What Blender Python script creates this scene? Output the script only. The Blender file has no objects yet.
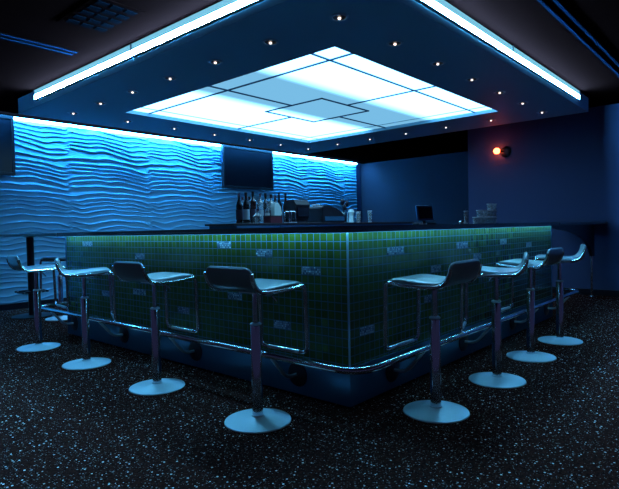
import bpy, bmesh, math, random
from mathutils import Vector, Matrix
random.seed(7)
C = bpy.context.scene
COL = C.collection
PI = math.pi

# ------------------------------------------------------------------ materials
def new_mat(name):
    m = bpy.data.materials.new(name); m.use_nodes = True
    nt = m.node_tree
    return m, nt, nt.nodes['Principled BSDF']

def mat(name, col, rough=.5, metal=0., trans=0., ior=1.45, spec=.5, noise=None, coat=0.):
    m, nt, b = new_mat(name)
    b.inputs['Base Color'].default_value = (*col, 1)
    b.inputs['Roughness'].default_value = rough
    b.inputs['Metallic'].default_value = metal
    b.inputs['Transmission Weight'].default_value = trans
    b.inputs['IOR'].default_value = ior
    b.inputs['Specular IOR Level'].default_value = spec
    b.inputs['Coat Weight'].default_value = coat
    if noise:
        sc, amt = noise
        tc = nt.nodes.new('ShaderNodeTexCoord'); n = nt.nodes.new('ShaderNodeTexNoise')
        n.inputs['Scale'].default_value = sc; n.inputs['Detail'].default_value = 4
        bp = nt.nodes.new('ShaderNodeBump'); bp.inputs['Strength'].default_value = amt
        bp.inputs['Distance'].default_value = .01
        nt.links.new(tc.outputs['Object'], n.inputs['Vector'])
        nt.links.new(n.outputs['Fac'], bp.inputs['Height'])
        nt.links.new(bp.outputs['Normal'], b.inputs['Normal'])
    return m

def emit(name, col, strength):
    m = bpy.data.materials.new(name); m.use_nodes = True
    nt = m.node_tree; nt.nodes.clear()
    e = nt.nodes.new('ShaderNodeEmission'); o = nt.nodes.new('ShaderNodeOutputMaterial')
    e.inputs['Color'].default_value = (*col, 1); e.inputs['Strength'].default_value = strength
    nt.links.new(e.outputs[0], o.inputs[0])
    return m

def mnode(nt, op, a, b=None, c=None):
    n = nt.nodes.new('ShaderNodeMath'); n.operation = op
    for i, v in enumerate((a, b, c)):
        if v is None: continue
        if isinstance(v, (int, float)): n.inputs[i].default_value = v
        else: nt.links.new(v, n.inputs[i])
    return n.outputs[0]

LIGHT = (.075, .43, 1.0)
M = {}
M['chrome'] = mat('chrome', (.62, .66, .72), .13, 1.)
M['satin'] = mat('satin_steel', (.68, .74, .80), .34, 1., noise=(90, .05))
M['base_steel'] = mat('brushed_base', (.80, .90, .94), .36, .2, noise=(160, .04))
M['leather'] = mat('grey_leather', (.12, .15, .17), .33, noise=(120, .10), coat=.35, spec=.8)
M['counter'] = mat('counter_laminate', (.035, .026, .036), .32, noise=(30, .03))
M['black'] = mat('black_plastic', (.018, .018, .026), .4)
M['screen'] = mat('tv_screen', (.006, .008, .016), .3)
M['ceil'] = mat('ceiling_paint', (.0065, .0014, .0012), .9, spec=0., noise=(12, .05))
M['soffit'] = mat('soffit_paint', (.22, .48, .66), .6, noise=(40, .03))
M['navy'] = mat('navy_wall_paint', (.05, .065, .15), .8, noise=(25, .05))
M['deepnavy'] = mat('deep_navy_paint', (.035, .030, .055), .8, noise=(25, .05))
M['blackmetal'] = mat('black_metal', (.022, .02, .028), .35, .6)
M['kick'] = mat('kick_panel', (.05, .17, .30), .2, .3)
M['louvre'] = mat('louvre_paint', (.002, .003, .005), .8, spec=0.)
M['slat'] = mat('slat_paint', (.004, .012, .028), .6, spec=0.)
M['slot'] = mat('slot_metal', (.12, .28, .5), .3, .9)
M['glass'] = mat('clear_glass', (.82, .95, 1.), .03, trans=1., ior=1.45)
M['glint'] = mat('glint_white', (.92, .97, 1.), .25, spec=1.)  # bright white that paints sparkle onto the tumblers' rims and feet
M['tumbler'] = mat('tumbler_glass', (.95, 1., 1.), .06, trans=.75, ior=1.5, spec=1., coat=1.)
M['darkglass'] = mat('dark_bottle_glass', (.012, .02, .03), .08, spec=.8, coat=.6)
M['brownglass'] = mat('brown_bottle_glass', (.04, .018, .02), .08, spec=.8, coat=.6)
M['paper'] = mat('paper_white', (.82, .86, .88), .7)
M['label'] = mat('label_blue', (.5, .65, .75), .5)
M['label_dark'] = mat('label_dark', (.07, .05, .09), .6)
M['redbox'] = mat('maroon_box', (.16, .03, .05), .5)
M['cap'] = mat('cap_metal', (.7, .75, .8), .25, 1.)
M['leaf'] = mat('dark_tool_plastic', (.012, .016, .03), .4)
M['trim'] = mat('pale_trim', (.35, .6, .75), .5)
M['seam_d'] = mat('dark_seam', (.02, .10, .22), .6)
M['seam_lit'] = mat('lit_seam', (.2, .55, .75), .6)  # paler seam colour, with the light on the far step faces painted in

M['led'] = emit('led_strip', (.14, .62, 1.0), 36.)
M['wallled'] = emit('wall_wash_led', (.06, .42, 1.0), 85.)
M['washled'] = emit('slot_led', (.05, .42, 1.0), 72.)
M['bulb'] = emit('downlight_bulb', (1., .8, .7), 2.6)
M['redbulb'] = emit('red_bulb', (1., .10, .026), 24.)
M['glowcard'] = mat('napkin', (.75, .95, .95), .6)

# lightbox: dimmer strip between its two banks of tubes
def lightbox():
    m = bpy.data.materials.new('lightbox_diffuser'); m.use_nodes = True
    nt = m.node_tree; nt.nodes.clear()
    e = nt.nodes.new('ShaderNodeEmission'); o = nt.nodes.new('ShaderNodeOutputMaterial')
    tc = nt.nodes.new('ShaderNodeTexCoord'); s = nt.nodes.new('ShaderNodeSeparateXYZ')
    nt.links.new(tc.outputs['Object'], s.inputs[0])
    d = mnode(nt, 'ABSOLUTE', mnode(nt, 'SUBTRACT', s.outputs['Y'], 2.42))
    mr = nt.nodes.new('ShaderNodeMapRange'); mr.interpolation_type = 'SMOOTHSTEP'
    mr.inputs['From Min'].default_value = .42; mr.inputs['From Max'].default_value = .68
    nt.links.new(d, mr.inputs['Value'])
    mx = nt.nodes.new('ShaderNodeMix'); mx.data_type = 'RGBA'
    nt.links.new(mr.outputs['Result'], mx.inputs[0])
    mx.inputs[6].default_value = (.19, .51, .79, 1); mx.inputs[7].default_value = (1.02, 2.7, 4.4, 1)
    nt.links.new(mx.outputs[2], e.inputs['Color']); e.inputs['Strength'].default_value = 1.
    nt.links.new(e.outputs[0], o.inputs[0])
    return m
M['lightbox'] = lightbox()

FASCIA = 19.
M['tube'] = emit('fascia_tube', (4.6 / 42, 22 / 42, 1.), 42. * FASCIA)
M['fascia'] = emit('fascia_diffuser', (.20, .56, .78), 1.0)
for k_ in ('tube', 'fascia', 'lightbox', 'led', 'wallled', 'washled'):
    M[k_].cycles.emission_sampling = 'FRONT_BACK'

def carpet():
    m, nt, b = new_mat('speckled_carpet')
    tc = nt.nodes.new('ShaderNodeTexCoord')
    cols = []
    last = None
    def speck(scale, rad, keep, bright):
        v = nt.nodes.new('ShaderNodeTexVoronoi'); v.feature = 'F1'; v.voronoi_dimensions = '2D'
        v.inputs['Scale'].default_value = scale
        nt.links.new(tc.outputs['Object'], v.inputs['Vector'])
        sp = nt.nodes.new('ShaderNodeSeparateColor'); nt.links.new(v.outputs['Color'], sp.inputs[0])
        near = mnode(nt, 'LESS_THAN', v.outputs['Distance'], mnode(nt, 'MULTIPLY', mnode(nt, 'ADD', sp.outputs[1], .4), rad))
        k = mnode(nt, 'LESS_THAN', sp.outputs[0], keep)
        f = mnode(nt, 'MULTIPLY', near, k)
        g = mnode(nt, 'MULTIPLY', mnode(nt, 'POWER', sp.outputs[2], 1.6), bright)
        return mnode(nt, 'MULTIPLY', f, g)
    a = speck(44, .165, .26, 1.7)
    c = speck(90, .24, .45, .3)
    tot = mnode(nt, 'MINIMUM', mnode(nt, 'ADD', a, c), 1.0)
    n = nt.nodes.new('ShaderNodeTexNoise'); n.inputs['Scale'].default_value = 60; n.inputs['Detail'].default_value = 5
    nt.links.new(tc.outputs['Object'], n.inputs['Vector'])
    r = nt.nodes.new('ShaderNodeValToRGB')
    r.color_ramp.elements[0].position = .35; r.color_ramp.elements[0].color = (.018, .0042, .0032, 1)
    r.color_ramp.elements[1].position = .7; r.color_ramp.elements[1].color = (.055, .014, .009, 1)
    nt.links.new(n.outputs['Fac'], r.inputs[0])
    mx = nt.nodes.new('ShaderNodeMix'); mx.data_type = 'RGBA'
    nt.links.new(tot, mx.inputs[0]); nt.links.new(r.outputs[0], mx.inputs[6])
    mx.inputs[7].default_value = (1., .84, .86, 1)
    nt.links.new(mx.outputs[2], b.inputs['Base Color'])
    b.inputs['Roughness'].default_value = .9; b.inputs['Specular IOR Level'].default_value = .0
    bp = nt.nodes.new('ShaderNodeBump'); bp.inputs['Strength'].default_value = .5; bp.inputs['Distance'].default_value = .004
    nt.links.new(n.outputs['Fac'], bp.inputs['Height']); nt.links.new(bp.outputs['Normal'], b.inputs['Normal'])
    return m
M['carpet'] = carpet()

def tiles(name, size, dark, light, grout, rough, tilt, gw):
    m, nt, b = new_mat(name)
    uv = nt.nodes.new('ShaderNodeUVMap'); uv.uv_map = 'metres'
    s = nt.nodes.new('ShaderNodeSeparateXYZ'); nt.links.new(uv.outputs[0], s.inputs[0])
    u = mnode(nt, 'DIVIDE', s.outputs[0], size); v = mnode(nt, 'DIVIDE', s.outputs[1], size)
    def edge(x):
        return mnode(nt, 'GREATER_THAN', mnode(nt, 'ABSOLUTE', mnode(nt, 'SUBTRACT', mnode(nt, 'FRACT', x), .5)), .5 - gw)
    g = mnode(nt, 'MAXIMUM', edge(u), edge(v))
    cmb = nt.nodes.new('ShaderNodeCombineXYZ')
    nt.links.new(mnode(nt, 'FLOOR', u), cmb.inputs[0]); nt.links.new(mnode(nt, 'FLOOR', v), cmb.inputs[1])
    wn = nt.nodes.new('ShaderNodeTexWhiteNoise'); nt.links.new(cmb.outputs[0], wn.inputs['Vector'])
    r = nt.nodes.new('ShaderNodeValToRGB')
    r.color_ramp.elements[0].color = (*dark, 1); r.color_ramp.elements[1].color = (*light, 1)
    nt.links.new(wn.outputs['Value'], r.inputs[0])
    mx = nt.nodes.new('ShaderNodeMix'); mx.data_type = 'RGBA'
    nt.links.new(g, mx.inputs[0]); nt.links.new(r.outputs[0], mx.inputs[6]); mx.inputs[7].default_value = (*grout, 1)
    nt.links.new(mx.outputs[2], b.inputs['Base Color'])
    mr = nt.nodes.new('ShaderNodeMapRange'); mr.inputs['To Min'].default_value = rough; mr.inputs['To Max'].default_value = .6
    nt.links.new(g, mr.inputs['Value']); nt.links.new(mr.outputs[0], b.inputs['Roughness'])
    geo = nt.nodes.new('ShaderNodeNewGeometry')
    vs = nt.nodes.new('ShaderNodeVectorMath'); vs.operation = 'SUBTRACT'; vs.inputs[1].default_value = (.5, .5, .5)
    nt.links.new(wn.outputs['Color'], vs.inputs[0])
    sc = nt.nodes.new('ShaderNodeVectorMath'); sc.operation = 'SCALE'; sc.inputs['Scale'].default_value = tilt
    nt.links.new(vs.outputs[0], sc.inputs[0])
    ad = nt.nodes.new('ShaderNodeVectorMath'); ad.operation = 'ADD'
    nt.links.new(geo.outputs['Normal'], ad.inputs[0]); nt.links.new(sc.outputs[0], ad.inputs[1])
    no = nt.nodes.new('ShaderNodeVectorMath'); no.operation = 'NORMALIZE'; nt.links.new(ad.outputs[0], no.inputs[0])
    nt.links.new(no.outputs[0], b.inputs['Normal'])
    return m
M['tile'] = tiles('green_glass_mosaic', .053, (.040, .078, .012), (.075, .125, .02), (.05, .16, .28), .2, .03, .045)
M['accent'] = tiles('blue_chip_mosaic', .0133, (.03, .07, .14), (.65, .85, .95), (.06, .12, .22), .12, .5, .12)

def wavemat():
    m, nt, b = new_mat('carved_wave_panel')
    b.inputs['Base Color'].default_value = (.20, .58, .82, 1); b.inputs['Roughness'].default_value = .55
    return m
M['wave'] = wavemat()

# ------------------------------------------------------------------ mesh helpers
class MB:
    def __init__(self): self.bm = bmesh.new()
    def box(self, x0, x1, y0, y1, z0, z1, bev=0.):
        r = bmesh.ops.create_cube(self.bm, size=1)
        vs = r['verts']
        for v in vs:
            v.co = Vector(((x0 + x1) / 2 + v.co.x * (x1 - x0), (y0 + y1) / 2 + v.co.y * (y1 - y0), (z0 + z1) / 2 + v.co.z * (z1 - z0)))
        if bev > 0:
            es = list({e for v in vs for e in v.link_edges})
            bmesh.ops.bevel(self.bm, geom=es, offset=bev, segments=2, affect='EDGES', profile=.5)
        return self
    def obox(self, c, sx, sy, sz, rz=0, rx=0, bev=0.):
        n0 = len(self.bm.verts)
        self.box(-sx / 2, sx / 2, -sy / 2, sy / 2, -sz / 2, sz / 2, bev)
        self.bm.verts.ensure_lookup_table()
        mt = Matrix.Translation(c) @ Matrix.Rotation(rz, 4, 'Z') @ Matrix.Rotation(rx, 4, 'X')
        for v in list(self.bm.verts)[n0:]: v.co = mt @ v.co
        return self
    def lathe(self, prof, c=(0, 0, 0), seg=32, axis='Z', ang=0):
        rings = []
        for r, h in prof:
            if r < 1e-6:
                rings.append([self.bm.verts.new((0, 0, h))])
            else:
                rings.append([self.bm.verts.new((r * math.cos(2 * PI * k / seg), r * math.sin(2 * PI * k / seg), h)) for k in range(seg)])
        for a, b in zip(rings, rings[1:]):
            for k in range(seg):
                k2 = (k + 1) % seg
                if len(a) == 1 and len(b) == 1: continue
                if len(a) == 1: self.bm.faces.new((a[0], b[k2], b[k]))
                elif len(b) == 1: self.bm.faces.new((a[k], a[k2], b[0]))
                else: self.bm.faces.new((a[k], a[k2], b[k2], b[k]))
        mt = Matrix.Translation(c)
        if axis == 'X': mt = mt @ Matrix.Rotation(PI / 2, 4, 'Y')
        if axis == '-X': mt = mt @ Matrix.Rotation(-PI / 2, 4, 'Y')
        if axis == '-Y': mt = mt @ Matrix.Rotation(PI / 2, 4, 'X')
        for rg in rings:
            for v in rg: v.co = mt @ v.co
        return self
    def tube(self, pts, r, seg=14, flat=1.):
        pts = [Vector(p) for p in pts]
        t0 = (pts[1] - pts[0]).normalized()
        up = Vector((0, 0, 1)) if abs(t0.z) < .9 else Vector((1, 0, 0))
        n = (up - t0 * up.dot(t0)).normalized()
        rings = []
        for i, p in enumerate(pts):
            a = pts[max(i - 1, 0)]; b = pts[min(i + 1, len(pts) - 1)]
            t = (b - a).normalized()
            n = (n - t * n.dot(t)).normalized(); w = t.cross(n)
            rings.append([self.bm.verts.new(p + n * r * flat * math.cos(2 * PI * k / seg) + w * r * math.sin(2 * PI * k / seg)) for k in range(seg)])
        for a, b in zip(rings, rings[1:]):
            for k in range(seg):
                k2 = (k + 1) % seg
                self.bm.faces.new((a[k], a[k2], b[k2], b[k]))
        self.bm.faces.new(rings[0][::-1]); self.bm.faces.new(rings[-1])
        return self
    def prism(self, poly, fn, d0, d1):
        a = [self.bm.verts.new(fn(x, y, d0)) for x, y in poly]
        b = [self.bm.verts.new(fn(x, y, d1)) for x, y in poly]
        self.bm.faces.new(a); self.bm.faces.new(b[::-1])
        n = len(poly)
        for i in range(n):
            self.bm.faces.new((a[i], b[i], b[(i + 1) % n], a[(i + 1) % n]))
        return self
    def build(self, name, m, parent=None, smooth=False, uv=False, loc=None):
        bm = self.bm
        bmesh.ops.recalc_face_normals(bm, faces=bm.faces)
        if uv:
            L = bm.loops.layers.uv.new('metres')
            for f in bm.faces:
                n = f.normal
                for l in f.loops:
                    c = l.vert.co
                    if abs(n.z) > .7: l[L].uv = (c.x, c.y)
                    elif abs(n.x) > .5: l[L].uv = (c.y + 10.6, c.z)
                    else: l[L].uv = (c.x + 10.6, c.z)
        me = bpy.data.meshes.new(name); bm.to_mesh(me); bm.free()
        me.materials.append(m)
        if smooth:
            for p in me.polygons: p.use_smooth = True
            try: me.set_sharp_from_angle(angle=math.radians(38))
            except Exception: pass
        o = bpy.data.objects.new(name, me); COL.objects.link(o)
        if parent: o.parent = parent
        if loc: o.location = loc
        return o

def tag(o, label, cat=None, group=None, kind=None):
    o['label'] = label
    if cat: o['category'] = cat
    if group: o['group'] = group
    if kind: o['kind'] = kind
    return o
def thing(name, label, cat, loc=(0, 0, 0), rz=0, group=None):
    o = bpy.data.objects.new(name, None); COL.objects.link(o)
    o.location = loc; o.rotation_euler = (0, 0, rz); o.empty_display_size = .1
    return tag(o, label, cat, group)
def children(o): return [c for c in bpy.data.objects if c.parent == o]
def copy_tree(o, parent=None):
    c = o.copy(); COL.objects.link(c)
    if parent: c.parent = parent
    for ch in children(o): copy_tree(ch, c)
    return c
def place(o, loc, rz, label, group=None):
    o.location = loc; o.rotation_euler = (0, 0, rz); o['label'] = label
    if group: o['group'] = group
    return o

def fillet(pts, r, n=8):
    pts = [Vector(p) for p in pts]
    out = [pts[0]]
    for a, b, c in zip(pts, pts[1:], pts[2:]):
        d1 = (a - b); d2 = (c - b)
        q = min(r, d1.length * .49, d2.length * .49)
        p1 = b + d1.normalized() * q; p2 = b + d2.normalized() * q
        for k in range(n + 1):
            t = k / n
            out.append(p1 * (1 - t) ** 2 + b * 2 * t * (1 - t) + p2 * t * t)
    out.append(pts[-1])
    return out
def catmull(P, n=6):
    P = [Vector(p) for p in P]
    Q = [P[0] * 2 - P[1]] + P + [P[-1] * 2 - P[-2]]
    out = []
    for i in range(1, len(Q) - 2):
        a, b, c, d = Q[i - 1:i + 3]
        for k in range(n):
            t = k / n
            out.append(.5 * ((2 * b) + (c - a) * t + (2 * a - 5 * b + 4 * c - d) * t * t + (3 * b - a - 3 * c + d) * t ** 3))
    out.append(P[-1])
    return out

# ------------------------------------------------------------------ dimensions (metres, bar corner at the origin)
YL, XR = 3.78, 3.84          # ends of the two bar fronts
HC = 1.10                    # counter top
ZS, ZC = 2.61, 2.80          # soffit underside, main ceiling
SX0, SX1, SY0, SY1 = .10, 5.51, .0, 5.23
PX0, PX1, PY0, PY1 = 1.02, 4.54, .87, 4.27
YW = 6.447                   # wave wall
XW, YSTEP, XB = 6.20, 2.06, 9.12

def structure(o, label, cat): return tag(o, label, cat, kind='structure')

# ------------------------------------------------------------------ room shell
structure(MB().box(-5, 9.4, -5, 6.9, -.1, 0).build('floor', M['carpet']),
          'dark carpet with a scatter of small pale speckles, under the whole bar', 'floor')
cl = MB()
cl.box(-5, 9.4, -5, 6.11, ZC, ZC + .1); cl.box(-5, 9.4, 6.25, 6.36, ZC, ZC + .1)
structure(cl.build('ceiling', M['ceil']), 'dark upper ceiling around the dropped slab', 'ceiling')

def wave_wall():
    bm = bmesh.new()
    x0, x1, z0, z1 = -1.6, 8.87, 0., 2.86
    nx, nz = 420, 760
    rows = []
    for j in range(nz + 1):
        z = z0 + (z1 - z0) * j / nz
        row = []
        for i in range(nx + 1):
            x = x0 + (x1 - x0) * i / nx
            u = ((x - 1.19) / 1.42) % 1                 # cut sheets repeat, with a kink near each joint
            d = u - 1 if u > .5 else u
            w = .30 * math.sin(2 * PI * u + 1.6 + z * 1.7) + .13 * math.sin(4 * PI * u + 1.1 + z * 5.3) + .05 * math.sin(8 * PI * u + z * 9.1)
            kk = .6 + .5 * math.sin(z * 21.0 + 1.1)
            if d < 0: w -= .50 * kk * math.exp(d / .12)
            elif d < .06: w += kk * (-.50 + .95 * (3 * (d / .06) ** 2 - 2 * (d / .06) ** 3))
            else: w += .45 * kk * math.exp(-((d - .06) / .10))
            ph = z / .079 - w * (1.15 + .45 * math.sin(z * 13.3)) + .28 * math.sin(z * 12.0 + x * .25)
            t = ph % 1
            s = math.exp(-t / .22) + math.exp(-(1 - t) / .085)
            amp = .029 * (.85 + .2 * math.sin(x * 2.3 + z * 4.1))
            row.append(bm.verts.new((x, YW - .03 - amp * s, z)))
        rows.append(row)
    for a, b in zip(rows, rows[1:]):
        for i in range(nx): bm.faces.new((a[i], a[i + 1], b[i + 1], b[i]))
    # back and rim so the panel has its thickness
    yb = YW + .12
    bl, br, tl, tr = [bm.verts.new((x, yb, z)) for x, z in ((x0, z0), (x1, z0), (x0, z1), (x1, z1))]
    bm.faces.new((bl, tl, tr, br))
    bm.faces.new([*rows[-1], tr, tl]); bm.faces.new([*rows[0][::-1], bl, br])
    bm.faces.new([*[r[0] for r in rows], tl, bl]); bm.faces.new([*[r[-1] for r in rows][::-1], br, tr])
    me = bpy.data.meshes.new('wall_back'); bm.to_mesh(me); bm.free()
    me.materials.append(M['wave'])
    for p in me.polygons: p.use_smooth = True
    o = bpy.data.objects.new('wall_back', me); COL.objects.link(o)
    return o
structure(wave_wall(), 'back wall of carved rippling wave panels washed with blue light', 'wall')
structure(MB().box(8.87, XB + .1, YW - .005, YW + .12, 0, ZC + .1).build('wall_corner', M['navy']),
          'narrow smooth blue strip of wall right of the wave panels', 'wall')
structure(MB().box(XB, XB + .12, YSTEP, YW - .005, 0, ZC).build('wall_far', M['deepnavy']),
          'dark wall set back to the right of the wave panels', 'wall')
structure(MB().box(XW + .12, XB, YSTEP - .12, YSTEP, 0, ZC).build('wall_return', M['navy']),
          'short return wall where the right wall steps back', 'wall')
structure(MB().box(XW, XW + .12, -5, YSTEP, 0, ZC).build('wall_right', M['navy']),
          'navy wall on the right carrying the small red lamp', 'wall')
structure(MB().box(XW - .015, XW, -5, YSTEP, 0, .09, .003).build('baseboard_right', M['blackmetal']),
          'low dark baseboard along the navy right wall', 'baseboard')
structure(MB().box(-1.6, 8.8, YW - .075, YW - .055, 0, .09, .003).build('baseboard_back', M['blackmetal']),
          'low dark baseboard under the wave wall', 'baseboard')
# slot above the wave wall with its lamp
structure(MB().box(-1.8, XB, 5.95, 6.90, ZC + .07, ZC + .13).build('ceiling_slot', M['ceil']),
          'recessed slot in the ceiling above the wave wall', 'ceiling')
t = thing('wall_washer_light', 'recessed slot light in the ceiling between the slab and the wave wall', 'light', (3.6, 6.18, ZC))
MB().box(-5.2, 5.18, -.07, .07, .063, .069).build('housing', M['blackmetal'], t)
MB().box(-5.2, 5.15, -.045, .045, .052, .062).build('diffuser', M['washled'], t)
t = thing('wall_washer_light', 'long white light line along the top of the wave wall', 'light', (3.6, 6.39, ZC))
MB().box(-5.2, 5.25, -.03, .02, .05, .068).build('housing', M['blackmetal'], t)
MB().box(-5.2, 5.25, -.028, .018, -.03, .048).build('diffuser', M['wallled'], t)

# dropped slab (soffit) with its opening
s = MB()
for b in ((SX0, PX0, SY0, SY1), (PX1, SX1, SY0, SY1), (PX0, PX1, SY0, PY0), (PX0, PX1, PY1, SY1)):
    s.box(b[0], b[1], b[2], b[3], ZS, ZC)
bmesh.ops.remove_doubles(s.bm, verts=s.bm.verts, dist=1e-5)
structure(s.build('ceiling_soffit', M['soffit']), 'dropped ceiling slab over the bar framing the big light panel', 'ceiling')

# big light panel
lp = thing('ceiling_light_panel', 'huge glowing rectangular light panel in the ceiling above the bar', 'light', (0, 0, 0))
MB().box(PX0, PX1, PY0, PY1, ZS + .045, ZS + .06).build('diffuser', M['lightbox'], lp)
zz = ZS + .045
g = MB()
sx, sy = 1.36, 1.20
w = .009
g.box(sx - w, sx + w, PY0, PY1, zz - .012, zz)
g.box(PX0, PX1, sy - w, sy + w, zz - .012, zz)
g.box(PX0, 2.40, 2.67 - w, 2.67 + w, zz - .012, zz); g.box(3.37, PX1, 2.67 - w, 2.67 + w, zz - .012, zz)
g.box(2.90 - w, 2.90 + w, PY0, 2.17, zz - .012, zz); g.box(2.90 - w, 2.90 + w, 3.14, PY1, zz - .012, zz)
for a, b in (((2.40, 2.17), (3.37, 2.17)), ((2.40, 3.14), (3.37, 3.14)), ((2.40, 2.17), (2.40, 3.14)), ((3.37, 2.17), (3.37, 3.14))):
    g.box(a[0] - w, b[0] + w, a[1] - w, b[1] + w, zz - .013, zz)
g.build('seam_grid', M['seam_d'], lp)
g = MB(); w = .006
g.box(4.32 - w, 4.32 + w, PY0, PY1, zz - .006, zz); g.box(PX0, PX1, 4.05 - w, 4.05 + w, zz - .006, zz)
g.build('lit_seam_bars', M['seam_lit'], lp)  # far seams, their lit look put into the colour

# fascia lamps on the two outer sides of the slab
def fascia(axis, a, b, label):
    t = thing('cove_light', label, 'light', (0, 0, 0), 0, 'light strips on the sides of the ceiling slab')
    z0, z1 = ZS + .075, ZC - .006
    PR = [(.001, z0 + .0525), (.001, z1), (.021, z1), (.021, z0 + .0525)]
    PT = [(.001, z0), (.001, z0 + .052), (.023, z0 + .052), (.022, z0 + .040), (.012, z0 + .010)]
    if axis == 'Y':
        MB().prism(PR, lambda q, z, y: (SX0 - q, y, z), a, b).build('diffuser', M['fascia'], t)
        MB().prism(PT, lambda q, z, y: (SX0 - q, y, z), a, b).build('tube', M['tube'], t)
        MB().box(SX0 - .027, SX0 - .001, b, b + .02, z0 - .003, z1 + .003).build('end_cap', M['slot'], t)
        MB().box(SX0 - .024, SX0 - .001, a, b, z0 - .012, z0 - .001).build('rail', M['blackmetal'], t)
    else:
        MB().prism(PR, lambda q, z, x: (x, SY0 - q, z), a, b).build('diffuser', M['fascia'], t)
        MB().prism(PT, lambda q, z, x: (x, SY0 - q, z), a, b).build('tube', M['tube'], t)
        MB().box(b, b + .02, SY0 - .027, SY0 - .001, z0 - .003, z1 + .003).build('end_cap', M['slot'], t)
        MB().box(a, b, SY0 - .024, SY0 - .001, z0 - .012, z0 - .001).build('rail', M['blackmetal'], t)
fascia('Y', .10, 2.465, 'near half of the white light strip on the left side of the ceiling slab')
fascia('Y', 2.49, 4.66, 'far half of the white light strip on the left side of the ceiling slab')
fascia('X', .20, 2.635, 'near half of the white light strip on the right side of the ceiling slab')
fascia('X', 2.66, 4.97, 'far half of the white light strip on the right side of the ceiling slab')

# ------------------------------------------------------------------ downlights
dl0 = thing('downlight', '-', 'light', (0, 0, 0), 0, 'downlights around the light panel')
MB().lathe([(.070, -.001), (.070, -.006), (.052, -.008), (.048, -.004), (.048, -.001)], seg=28).build('trim_ring', M['trim'], dl0, True)
MB().lathe([(0, -.0015), (.048, -.0015), (.048, -.004), (0, -.004)], seg=24).build('reflector', M['black'], dl0)
MB().lathe([(0, -.020), (.007, -.018), (.012, -.013), (.012, -.007), (.008, -.004), (0, -.004)], seg=16).build('bulb', M['bulb'], dl0, True)
ORD = ['first', 'second', 'third', 'fourth', 'fifth', 'sixth', 'seventh']
gx = [.56 + .745 * k for k in range(7)]; gy = [.46 + .71 * k for k in range(7)]
spots = []
for k in range(7): spots.append((gx[k], gy[0], 'small recessed downlight, %s along the row right of the light panel, counted from the nearest' % ORD[k]))
for k in range(1, 7): spots.append((gx[0], gy[k], 'small recessed downlight, %s along the row left of the light panel, counted from the nearest' % ORD[k]))
for k in range(1, 7): spots.append((gx[k], gy[6], 'small recessed downlight, %s in the far row facing the wave wall, counted from left' % ORD[k]))
for k in range(1, 6): spots.append((gx[6], gy[k], 'small recessed downlight, %s in the far row near the red lamp, counted from the right' % ORD[k]))
for i, (x, y, l) in enumerate(spots):
    place(dl0 if i == 0 else copy_tree(dl0), (x, y, ZS), 0, l)

# slots and grille in the dark ceiling
def slot(x0, x1, y, label):
    t = thing('air_slot', label, 'vent', ((x0 + x1) / 2, y, ZC))
    h = (x1 - x0) / 2
    MB().box(-h, h, -.075, .075, -.004, -.0005).build('plate', M['ceil'], t)
    for s_ in (-.05, .035):
        MB().box(-h, h, s_, s_ + .026, -.012, -.0045).build('slat', M['slat'], t)
slot(.5, 5.2, -.60, 'pair of thin blue slots in the ceiling right of the right light strip')
slot(-2.6, -.16, 3.07, 'pair of thin dark blue slots in the ceiling at upper left')
t = thing('ceiling_grille', 'faint louvred air grille in the dark ceiling left of the left light strip', 'vent', (-.40, 2.1, ZC))
MB().box(-.2, .2, -.33, .33, -.006, -.0005).build('plate', M['ceil'], t)
for i in range(3):
    for k in range(5):
        MB().box(-.16 + i * .115, -.07 + i * .115, -.28 + k * .12, -.22 + k * .12, -.013, -.0065).build('louvre', M['louvre'], t)

# ------------------------------------------------------------------ the bar
bar = thing('bar_counter', 'large L-shaped bar faced in green glass mosaic tiles with a dark top', 'bar', (0, 0, 0))
ZK = .10
b = MB()
Lp = [(0, 0), (XR, 0), (XR, .45), (.45, .45), (.45, YL), (0, YL)]
b.prism(Lp, lambda x, y, z: (x, y, z), ZK, 1.06)
b.build('tiled_front', M['tile'], bar, uv=True)
b = MB()
e = -.001
b.prism([(.03, .03), (XR - .02, .03), (XR - .02, .43), (.43, .43), (.43, YL - .02), (.03, YL - .02)], lambda x, y, z: (x, y, z), 0.001, ZK)
b.build('toe_kick', M['kick'], bar)
# glossy dark plinth boards the rail brackets are bolted to
b = MB()
b.box(-.012, -.0005, -.012, YL, .02, .255, .002); b.box(-.0005, XR, -.012, -.0005, .02, .255, .002)
b.build('plinth_board', M['kick'], bar)
ct = MB()
O = .085
ct.prism([(-O, -O), (XR + .02, -O), (XR + .02, .62), (.62, .62), (.62, YL + .02), (-O, YL + .02)], lambda x, y, z: (x, y, z), 1.078, HC)
bmesh.ops.bevel(ct.bm, geom=list(ct.bm.edges), offset=.003, segments=2, affect='EDGES')
ct.build('worktop', M['counter'], bar)
ap = MB(); ap.box(-O, -O + .006, -O, YL + .02, 1.063, 1.0775); ap.box(-O + .0061, XR + .02, -O, -O + .006, 1.063, 1.0775)
ap.build('nosing', M['counter'], bar)
tr = MB(); tr.box(-.006, .004, -.006, .004, .256, 1.06); tr.build('corner_trim', mat('corner_trim', (.35, .6, .75), .3, .7), bar)
tr = MB(); tr.box(XR - .008, XR + .005, -.006, .004, .256, 1.06); tr.build('end_trim', M['slot'], bar)
tr = MB(); tr.box(-.006, .004, YL - .008, YL + .005, .256, 1.06); tr.build('end_trim', M['slot'], bar)
# light strip under the overhang
l = MB(); l.box(-.056, -.046, -.046, YL - .02, 1.070, 1.077); l.build('light_strip', M['led'], bar)
l = MB(); l.box(-.042, XR - .02, -.056, -.046, 1.070, 1.077); l.build('light_strip', M['led'], bar)
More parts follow.
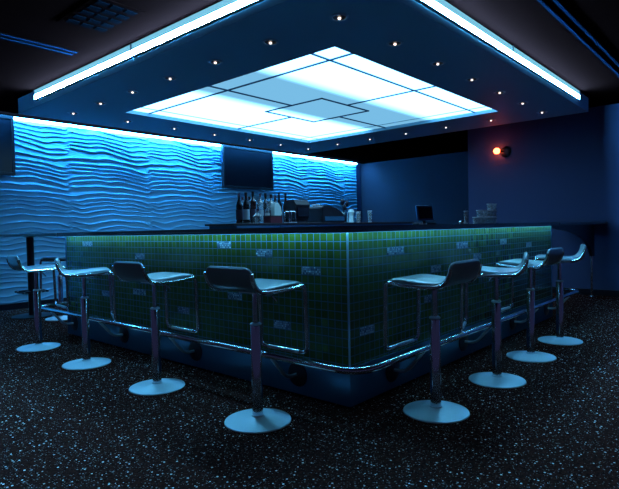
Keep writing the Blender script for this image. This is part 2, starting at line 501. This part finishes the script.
# glinting chip insets: (face, start, row, tiles long)
T = .053
def inset(face, start, row, n):
    k = round(start / T); a, c_ = k * T + .002, (k + n) * T - .002
    z0 = row * T + .002; z1 = (row + 1) * T - .002
    ins = MB()
    if face == 'L': ins.box(-.002, 0, a, c_, z0, z1)
    else: ins.box(a, c_, -.002, 0, z0, z1)
    ins.build('chip_inset', M['accent'], bar, uv=True)
for f_, st, rw, n in (('L', 1.05, 18, 3), ('L', 3.2, 18, 4), ('L', .62, 17, 3), ('L', .20, 15, 3), ('L', 2.25, 16, 3), ('L', 1.75, 13, 3),
                      ('L', 2.85, 9, 3), ('L', .95, 11, 3), ('L', 2.2, 10, 4), ('L', .5, 8, 3), ('L', 1.6, 8, 3),
                      ('R', .40, 17, 4), ('R', 1.42, 17, 4), ('R', 2.35, 17, 3), ('R', 1.0, 14, 3), ('R', .12, 8, 3), ('R', 1.75, 15, 3), ('R', 3.0, 16, 3), ('R', .9, 10, 3)):
    inset(f_, st, rw, n)

# foot rail
fr = thing('foot_rail', 'long chrome foot rail running round the bar front above the floor', 'rail', (0, 0, 0))
RX, RZ = -.25, .315
path = fillet([(.30, YL + .22, RZ), (RX, YL + .22, RZ), (RX, RX, RZ), (XR + .22, RX, RZ), (XR + .22, .40, RZ)], .17, 14)
MB().tube(path, .020, 16).build('tube', M['chrome'], fr, True)
def bracket(face, s_):
    pl = MB(); ar = MB()
    if face == 'L':
        pl.lathe([(0, .002), (.078, .002), (.082, .006), (.078, .012), (.05, .016), (.02, .02), (0, .022)], (-.012, s_, .15), 28, '-X')
        ar.tube(fillet([(-.02, s_, .15), (-.12, s_, .15), (RX, s_, RZ - .015)], .06), .011)
    else:
        pl.lathe([(0, .002), (.078, .002), (.082, .006), (.078, .012), (.05, .016), (.02, .02), (0, .022)], (s_, -.012, .15), 28, '-Y')
        ar.tube(fillet([(s_, -.02, .15), (s_, -.12, .15), (s_, RX, RZ - .015)], .06), .011)
    p = pl.build('bracket_flange', M['blackmetal'], fr, True)
    ar.build('bracket_arm', M['satin'], fr, True)
for y in (.41, 1.50, 2.59, 3.60): bracket('L', y)
for x in (.44, 1.50, 2.59, 3.60): bracket('R', x)

# ------------------------------------------------------------------ high tables that carry the bar line on
t = thing('high_table', 'thin dark high table on a black post, standing left of the bar', 'table', (.28, 5.50, 0))
MB().box(-.36, .34, -1.66, .32, 1.066, 1.098, .004).build('tabletop', M['counter'], t)
MB().lathe([(0, .002), (.25, .002), (.25, .010), (.10, .02), (0, .02)], seg=36).build('base', M['blackmetal'], t, True)
MB().lathe([(0, .02), (.045, .02), (.045, 1.05), (.10, 1.066), (0, 1.066)], seg=24).build('post', M['blackmetal'], t, True)
f = MB(); f.tube([(-.16, .14, .33), (.16, -.14, .33)], .013); f.tube([(-.16, -.14, .33), (.16, .14, .33)], .013)
f.tube([(.17 * math.cos(a * PI / 16), .17 * math.sin(a * PI / 16), .33) for a in range(33)], .012)
f.build('foot_ring', M['blackmetal'], t, True)
t = thing('high_table', 'dark high table with a curved bracket and one chrome leg, against the right wall', 'table', (5.0, .25, 0))
MB().box(-1.13, 1.19, -.335, .30, 1.066, 1.098, .004).build('tabletop', M['counter'], t)
MB().lathe([(0, .002), (.05, .002), (.05, .012), (.018, .02), (.018, .60), (0, .60)], (.95, -.18, 0), 20).build('leg', M['chrome'], t, True)
# curved bracket in the plane of the bar front
arc = [(-1.10, 1.066)] + [(-.55 + .0 - .55 * math.cos(a) + 0, .55 + .50 * math.sin(a)) for a in []]
poly = [(-1.0, 1.066), (1.02, 1.066), (1.02, .60), (.88, .60)]
n = 14
for k in range(1, n):
    a = k / n * PI / 2
    poly.append((-1.0 + 1.88 * math.cos(a), .60 + .42 * math.sin(a)))
poly.append((-1.0, 1.04))
MB().prism(poly, lambda x, z, y: (x, y, z), -.20, -.16).build('bracket', M['blackmetal'], t)

# ------------------------------------------------------------------ bar stool (faces +X)
GS = 'bar stools along the bar'
st = thing('bar_stool', '-', 'stool', (0, 0, 0), 0, GS)
MB().lathe([(0, .001), (.186, .001), (.190, .004), (.188, .009), (.12, .015), (.06, .022), (.036, .032), (.034, .04), (0, .04)], seg=64).build('base', M['base_steel'], st, True)
MB().lathe([(0, .032), (.031, .032), (.031, .545), (.028, .55), (0, .55)], seg=28).build('column', M['chrome'], st, True)
MB().lathe([(0, .54), (.016, .54), (.016, .745), (0, .745)], seg=20).build('piston', M['chrome'], st, True)
MB().lathe([(.0165, .5505), (.031, .5505), (.033, .553), (.033, .558), (.026, .564), (.0165, .564)], seg=28).build('collar', M['satin'], st, True)
q = MB(); q.tube(fillet([(.0, -.02, .742), (.02, -.09, .735), (.05, -.125, .69)], .03), .0045, 8); q.build('lever', M['chrome'], st, True)
prof = catmull([(.200, .764), (.17, .777), (.10, .775), (.02, .768), (-.06, .764), (-.12, .768), (-.155, .785), (-.178, .815), (-.190, .85), (-.198, .895)], 5)
def seat():
    bm = bmesh.new(); rings = []
    N = len(prof); L = [0]
    for a, b_ in zip(prof, prof[1:]): L.append(L[-1] + (b_ - a).length)
    tot = L[-1]
    for i, p_ in enumerate(prof):
        a = prof[max(i - 1, 0)]; b_ = prof[min(i + 1, N - 1)]
        tg = (b_ - a).normalized(); nr = Vector((tg.y, -tg.x))       # (s,z) plane; points up/forward
        dend = min(L[i], tot - L[i])
        rad = .018 if L[i] < tot / 2 else .045
        q_ = min(dend / rad, 1)
        wd = .186 - rad * (1 - math.sqrt(max(0, 1 - (1 - q_) ** 2)))
        th = .016 if L[i] < tot * .55 else .016 - .003 * (L[i] / tot - .55) / .45
        th *= math.sqrt(max(.02, 1 - (1 - min(dend / .014, 1)) ** 2))
        ring = []
        for k in range(36):
            an = 2 * PI * k / 36
            cx, sx_ = math.cos(an), math.sin(an)
            ww = wd * math.copysign(abs(cx) ** .22, cx); tt = th * math.copysign(abs(sx_) ** .6, sx_)
            dip = -.006 * (1 - (ww / wd) ** 2) if tt > 0 else 0
            c2 = p_ + nr * -(tt + dip) if False else p_ + nr * (-tt)
            ring.append(bm.verts.new((c2.x, ww, c2.y)))
        rings.append(ring)
    for a, b_ in zip(rings, rings[1:]):
        for k in range(36): bm.faces.new((a[k], a[(k + 1) % 36], b_[(k + 1) % 36], b_[k]))
    bm.faces.new(rings[0][::-1]); bm.faces.new(rings[-1])
    m = MB(); m.bm.free(); m.bm = bm
    return m
seat().build('seat', M['leather'], st, True)
q = MB(); q.box(-.07, .07, -.06, .06, .738, .750, .003); q.build('mounting_plate', M['satin'], st)
fz = .372
side = [(-.196, .86), (-.190, .83), (-.172, .79), (-.14, .760), (-.10, .752), (-.03, .750), (.06, .752), (.14, .758)]
lp_ = [(x, -.190, z) for x, z in side]
fr_ = .013
full = lp_ + [(.212, -.190, .770), (.222, -.190, fz), (.222, .190, fz), (.212, .190, .770)] + [(x, .190, z) for x, z in side[::-1]]
MB().tube(fillet(full, .045, 7), .0125, 12, 1.0).build('frame', M['chrome'], st, True)
q = MB(); q.tube([(.222, -.13, fz), (.222, .13, fz)], .0125, 14); q.build('footrest', M['satin'], st, True)
q = MB(); q.tube([(.0, -.185, .745), (.0, .185, .745)], .007, 8); q.build('crossbar', M['satin'], st, True)

R = math.radians
for i, (x, y, a, l) in enumerate([
    (-.469, .305, 0, 'chrome pedestal stool nearest the camera, left of the bar corner'),
    (-.465, 1.34, 0, 'chrome pedestal stool second from the bar corner on the left side'),
    (-.469, 2.387, -24, 'chrome pedestal stool turned side-on, third from the bar corner on the left side'),
    (-.459, 3.394, -6, 'chrome pedestal stool farthest left, its dark back against the wave wall'),
    (.278, -.415, 90, 'chrome pedestal stool with a broad dark back, first right of the bar corner'),
    (1.099, -.451, 110, 'chrome pedestal stool with its back seen edge-on, second right of the bar corner'),
    (1.899, -.415, 90, 'chrome pedestal stool third right of the bar corner'),
    (2.652, -.425, 108, 'chrome pedestal stool farthest along the right side of the bar'),
    (.42, 4.95, 158, 'small dim stool behind the left end of the bar by the high table')]):
    o = st if i == 0 else copy_tree(st)
    place(o, (x, y, 0), R(a), l, GS if i < 8 else None)

# ------------------------------------------------------------------ televisions
def tv(x0, label):
    t = thing('television', label, 'television', (x0 + .69, YW - .15, 1.94))
    f_ = MB()
    W = .69
    f_.box(-W, W, -.035, .04, 0, .045, .004); f_.box(-W, W, -.035, .04, .80, .850, .004)
    f_.box(-W, -W + .035, -.035, .04, .04, .81); f_.box(W - .035, W, -.035, .04, .04, .81)
    f_.build('bezel', M['black'], t)
    MB().box(-W + .034, W - .034, -.022, .0, .044, .801).build('screen', M['screen'], t)
    MB().box(-W + .02, W - .02, .001, .05, .02, .83).build('back_cover', M['black'], t)
    MB().box(-.25, .25, .05, .10, .25, .60).build('wall_mount', M['blackmetal'], t)
    MB().box(-W - .016, -W - .001, -.01, .03, .50, .70, .004).build('speaker', M['slot'], t)
    return t
tv(4.385 - .15 * 1.02 , 'black flat television hung above the bottles on the wave wall')
tv(-.885 - .09, 'black flat television cut off by the left edge of the picture')

# ------------------------------------------------------------------ red lamp
t = thing('wall_lamp', 'small red glowing lamp on the navy right wall', 'lamp', (XW, 1.49, 2.295))
MB().lathe([(0, .001), (.085, .001), (.09, .01), (.08, .02), (.04, .03), (0, .03)], (0, -.09, -.01), 32, '-X').build('mounting_plate', M['blackmetal'], t, True)
MB().tube([(-.02, -.06, 0), (-.05, -.04, 0), (-.075, .0, .0)], .016).build('arm', M['blackmetal'], t, True)
MB().lathe([(0, -.05), (.03, -.042), (.048, -.02), (.052, .0), (.045, .026), (.028, .042), (0, .05)], (-.085, .03, .01), 24).build('bulb', M['redbulb'], t, True)

# ------------------------------------------------------------------ back bar island
IX0, IX1, IY0, IY1, IZ = 1.0, 4.6, 2.20, 2.68, 1.158
isl = thing('back_bar_cabinet', 'dark back bar cabinet behind the counter carrying bottles and till', 'cabinet', (0, 0, 0))
MB().box(IX0, IX1, IY0, IY1, IZ - .022, IZ, .004).build('top', M['counter'], isl)
MB().box(IX0 + .04, IX1 - .04, IY0 + .03, IY1 - .03, .10, IZ - .022).build('body', M['kick'], isl)
MB().box(IX0 + .06, IX1 - .06, IY0 + .08, IY1 - .08, .001, .10).build('plinth', M['black'], isl)
for k in range(6):
    x = IX0 + .05 + k * .635
    d = MB().box(x, x + .62, IY0 + .008, IY0 + .029, .13, IZ - .03, .003).build('door', M['slot'], isl)
    MB().box(x + .26, x + .36, IY0 - .012, IY0 + .007, IZ - .10, IZ - .088, .003).build('handle', M['chrome'], d)

# camera data, also used to set the small things along the lines of sight read from the picture
CAM = Vector((-2.4654, -1.8763, 1.0894)); YAW, PIT, ROL, FPX = .7231, -.0307, -.0212, 521.92
fw = Vector((math.cos(PIT) * math.cos(YAW), math.cos(PIT) * math.sin(YAW), math.sin(PIT)))
r0 = fw.cross(Vector((0, 0, 1))).normalized(); u0 = r0.cross(fw)
rr = math.cos(ROL) * r0 + math.sin(ROL) * u0; uu = -math.sin(ROL) * r0 + math.cos(ROL) * u0
def x_at(px, y):                              # x of the sight line through picture column px on the upright plane Y = y
    d = fw + rr * ((px - 309.5) / FPX) + uu * ((244.5 - 222) / FPX)
    return CAM.x + d.x * (y - CAM.y) / d.y

def bottle(kind, x, y, z, h, r, label, rz=0, group='bottles on the back bar'):
    glass = {'dark': M['darkglass'], 'brown': M['brownglass'], 'clear': M['tumbler']}[kind[0]]
    t = thing('bottle', label, 'bottle', (x, y, z + .0005), rz, group)
    sh, nk = kind[1]
    MB().lathe([(0, 0), (r * .92, 0), (r, .008), (r, h * sh), (r * .85, h * (sh + .06)), (r * .36, h * nk), (r * .33, h * .94), (0, h * .94)], seg=24).build('body', glass, t, True)
    MB().lathe([(r * .34, h * .88), (r * .42, h * .88), (r * .42, h), (0, h)], seg=16).build('cap', kind[3], t, True)
    if kind[2]:
        MB().lathe([(r + .0006, h * .12), (r + .0016, h * .12), (r + .0016, h * .45), (r + .0006, h * .45)], seg=24).build('label_band', kind[2], t, True)
    return t
wine = (.58, .78); spirit = (.66, .80); squat = (.52, .70)
B = [ # picture column, row depth, height, radius, kind, label
    (239.5, 2.42, .33, .036, ('dark', wine, M['label_dark'], M['cap']), 'dark slim bottle at the left end of the bottle row'),
    (246.5, 2.33, .33, .036, ('dark', wine, M['label'], M['black']), 'dark bottle with a pale blue label, second from the left end'),
    (253.5, 2.50, .36, .036, ('brown', spirit, M['label_dark'], M['black']), 'tall brown bottle right of the pale labelled bottle'),
    (257.5, 2.28, .15, .050, ('clear', squat, None, M['cap']), 'short round clear decanter with a bright cap in front of the bottles'),
    (260.5, 2.48, .34, .038, ('clear', spirit, M['label'], M['cap']), 'clear bottle with a bright silver cap behind the short decanter'),
    (266.0, 2.52, .35, .036, ('dark', spirit, M['label_dark'], M['black']), 'dark bottle just right of the silver capped bottle'),
    (267.5, 2.425, .25, .027, ('clear', squat, M['paper'], M['cap']), 'small clear bottle with a white label standing before the dark ones'),
    (271.5, 2.44, .33, .037, ('clear', spirit, M['label_dark'], M['black']), 'clear bottle with a dark label left of the bright napkins'),
    (279.5, 2.60, .37, .034, ('dark', wine, None, M['black']), 'tallest dark bottle behind the bright napkins'),
    (286.0, 2.60, .37, .034, ('brown', wine, None, M['black']), 'tall reddish brown bottle behind the till monitor, rightmost of the bottles'),
    (275.5, 2.50, .33, .034, ('dark', spirit, M['label'], M['cap']), 'dark bottle with blue label half hidden between two taller bottles'),
    (250.0, 2.60, .31, .036, ('clear', spirit, None, M['black']), 'clear bottle half hidden behind the brown bottle'),
    (243.0, 2.60, .30, .034, ('clear', wine, None, M['cap']), 'clear bottle half hidden behind the two leftmost bottles'),
]
for px, y, h, r, kd, lb in B: bottle(kd, x_at(px, y), y, IZ, h, r, lb)

# red box with a stack of bright napkins on it, wire holder beside it
x = x_at(275, 2.30)
box = thing('napkin_box', 'low maroon box in front of the bottles', 'box', (x, 2.33, IZ + .0005))
MB().box(-.095, .095, -.06, .06, 0, .075, .004).build('body', M['redbox'], box)
MB().box(-.098, .098, -.063, .063, .0752, .084, .003).build('lid', M['black'], box)
nb = thing('napkin_stack', 'bright white folded napkins standing on the maroon box', 'napkins', (x + .05, 2.33, IZ + .085))
n_ = MB(); n_.prism([(-.055, 0), (.055, 0), (.065, .03), (.05, .10), (.01, .145), (-.04, .14), (-.052, .10)], lambda a, c, y: (a, y, c), -.03, .03)
n_.build('napkins', M['glowcard'], nb)
hd = thing('wire_holder', 'bent chrome wire holder right of the maroon box', 'holder', (x_at(290, 2.30), 2.28, IZ + .0005))
MB().tube(fillet([(-.06, -.03, .008), (-.06, -.03, .13), (.05, -.03, .13), (.05, -.03, .008)], .02), .006, 8).build('loop', M['chrome'], hd, True)
MB().tube(fillet([(-.06, .04, .008), (-.06, .04, .13), (.05, .04, .13), (.05, .04, .008)], .02), .006, 8).build('loop', M['chrome'], hd, True)
MB().box(-.07, .06, -.04, .05, 0, .009, .002).build('tray', M['satin'], hd)

# till
xt = x_at(297, 2.45)
t = thing('till_monitor', 'boxy black till monitor right of the bottles', 'monitor', (xt, 2.45, IZ + .0005), R(0))
MB().box(-.10, .12, -.07, .07, 0, .05, .006).build('stand', M['black'], t)
m_ = MB(); m_.prism([(-.075, .05), (.05, .05), (.085, .10), (.10, .265), (-.06, .28), (-.10, .22)], lambda a, c, y: (y * 1.0, a, c), -.12, .13)
m_.build('housing', M['black'], t)
MB().obox((0.005, -.099, .15), .19, .006, .14, rx=R(-8)).build('screen', M['screen'], t)
xt = x_at(325, 2.45)
t = thing('cash_register', 'long low black cash register with a sloping top', 'cash register', (xt, 2.45, IZ + .0005))
m_ = MB(); m_.prism([(-.24, 0), (.22, 0), (.22, .09), (.17, .13), (.05, .18), (-.10, .215), (-.21, .21), (-.24, .19)], lambda a, c, y: (a, y, c), -.16, .16)
bmesh.ops.bevel(m_.bm, geom=list(m_.bm.edges), offset=.008, segments=2, affect='EDGES')
m_.build('body', M['black'], t)
MB().box(-.20, .20, -.168, -.161, .02, .08, .002).build('drawer', M['kick'], t)
MB().obox((.12, 0, .165), .16, .2, .012, bev=.002).build('keypad', M['slot'], t)
MB().box(-.205, -.15, -.05, .05, .2165, .232, .003).build('receipt', M['paper'], t)

# tool pot and glasses at the right of the till
xt = x_at(345, 2.35)
t = thing('tool_pot', 'clear pot of dark bar tools right of the cash register', 'pot', (xt, 2.35, IZ + .0005))
MB().lathe([(0, .0), (.05, .0), (.055, .13), (.051, .13), (.046, .006), (0, .006)], seg=28).build('pot', M['glass'], t, True)
for a, hh, w_ in ((-.035, .27, .030), (.0, .20, .022), (.035, .25, .024)):
    q = MB(); q.tube([(a * .4, 0, .01), (a * .8, .0, .15), (a * 1.3, 0, hh - .05)], .005, 8)
    q.lathe([(0, -.045), (w_ * .7, -.03), (w_, 0), (w_ * .7, .03), (0, .045)], (a * 1.4, 0, hh), 12)
    q.build('tool', M['leaf'], t, True)
for px, hh in ((343.5, .15), (352.5, .19)):
    tt_ = thing('folded_cloth', 'white folded cloth bunched %s the tool pot' % ('left of' if px < 345 else 'right of'), 'cloth', (x_at(px, 2.56), 2.58, IZ + .0005))
    MB().lathe([(0, 0), (.035, 0), (.028, hh * .5), (.045, hh * .8), (.03, hh), (0, hh * .93)], seg=9).build('cloth', M['glowcard'], tt_)
def tumbler(x, y, z, h, r, label, group=None):
    o = MB().lathe([(0, 0), (r * .8, 0), (r, h), (r - .003, h), (r * .8 - .003, .008), (0, .008)], seg=24).build('drinking_glass', M['tumbler'], None, True, loc=(x, y, z + .0005))
    MB().lathe([(r - .005, h - .006), (r + .0008, h - .006), (r + .0008, h + .0006), (r - .005, h + .0006), (r - .005, h - .006)], seg=24).build('rim', M['glint'], o, True)  # white ring painted on as the sparkle of the glass edge
    MB().lathe([(0, .0002), (r * .8 + .001, .0002), (r * .8 + .002, .009), (0, .009)], seg=24).build('foot', M['glint'], o, True)  # white disc painted on as sparkle at the glass bottom
    return tag(o, label, 'glass', group)
tumbler(x_at(358.5, 2.40), 2.40, IZ, .15, .035, 'single clear tumbler right of the tool pot on the back bar')
tumbler(x_at(370, 2.40), 2.40, IZ, .165, .032, 'tall clear glass at the right end of the back bar things')

# ------------------------------------------------------------------ things on the right-hand counter
xt = x_at(426, .40)
t = thing('payment_terminal', 'small dark computer screen standing on the right counter', 'screen', (xt, .42, HC), R(-20))
MB().box(-.09, .09, -.06, .05, .0005, .02, .004).build('foot', M['black'], t)
MB().obox((0, .01, .04), .04, .03, .06).build('neck', M['black'], t)
MB().obox((0, -.01, .103), .18, .02, .135, rx=R(-10), bev=.004).build('housing', M['slot'], t)
MB().obox((0, -.0225, .105), .15, .004, .104, rx=R(-10)).build('screen', M['screen'], t)
cd = MB().box(-.03, .03, -.02, .02, 0, .012, .002).build('card_block', M['paper'], None, loc=(x_at(423, .2), .2, HC + .0005))
tag(cd, 'tiny bright white card block in front of the dark screen', 'card')
tumbler(x_at(466, .30), .30, HC, .125, .020, 'slim upright glass left of the stacked glasses')
s_ = MB().lathe([(0, 0), (.02, 0), (.024, .02), (.018, .03), (0, .03)], seg=16).build('small_dish', M['cap'], None, True, loc=(x_at(461.5, .24), .24, HC + .0005))
tag(s_, 'tiny bright dish beside the slim upright glass', 'dish')
x0 = x_at(476, .32)
cnt = [1, 2, 2, 2, 3, 3]
posn = ['lowest', 'second', 'top']
for k, c_ in enumerate(cnt):
    for j in range(c_):
        where = 'only glass' if c_ == 1 else ('bottom glass' if j == 0 else ('top glass' if j == c_ - 1 else 'middle glass'))
        tumbler(x0 + k * .088, .32, HC + j * .0695, .068, .034,
                'clear tumbler, %s of the %s stack from the left on the right counter' % (where, ORD[k]), 'stacked glasses on the right counter')

# ------------------------------------------------------------------ world, camera, output look
wd = bpy.data.worlds.new('World'); C.world = wd; wd.use_nodes = True
bg = wd.node_tree.nodes['Background']; bg.inputs[0].default_value = (.34, .36, 1., 1); bg.inputs[1].default_value = .045

cam = bpy.data.cameras.new('Camera'); co = bpy.data.objects.new('Camera', cam); COL.objects.link(co)
cam.sensor_fit = 'HORIZONTAL'; cam.sensor_width = 36; cam.lens = FPX / 619 * 36; cam.clip_start = .05; cam.clip_end = 60
mw = Matrix.Identity(4)
for i in range(3):
    mw[i][0] = rr[i]; mw[i][1] = uu[i]; mw[i][2] = -fw[i]; mw[i][3] = CAM[i]
co.matrix_world = mw
C.camera = co
C.view_settings.view_transform = 'Standard'; C.view_settings.look = 'None'
C.view_settings.exposure = 0.0; C.view_settings.gamma = 1.0
C.cycles.max_bounces = 8; C.cycles.sample_clamp_indirect = 8.0; C.cycles.caustics_refractive = False
C.cycles.use_denoising = True
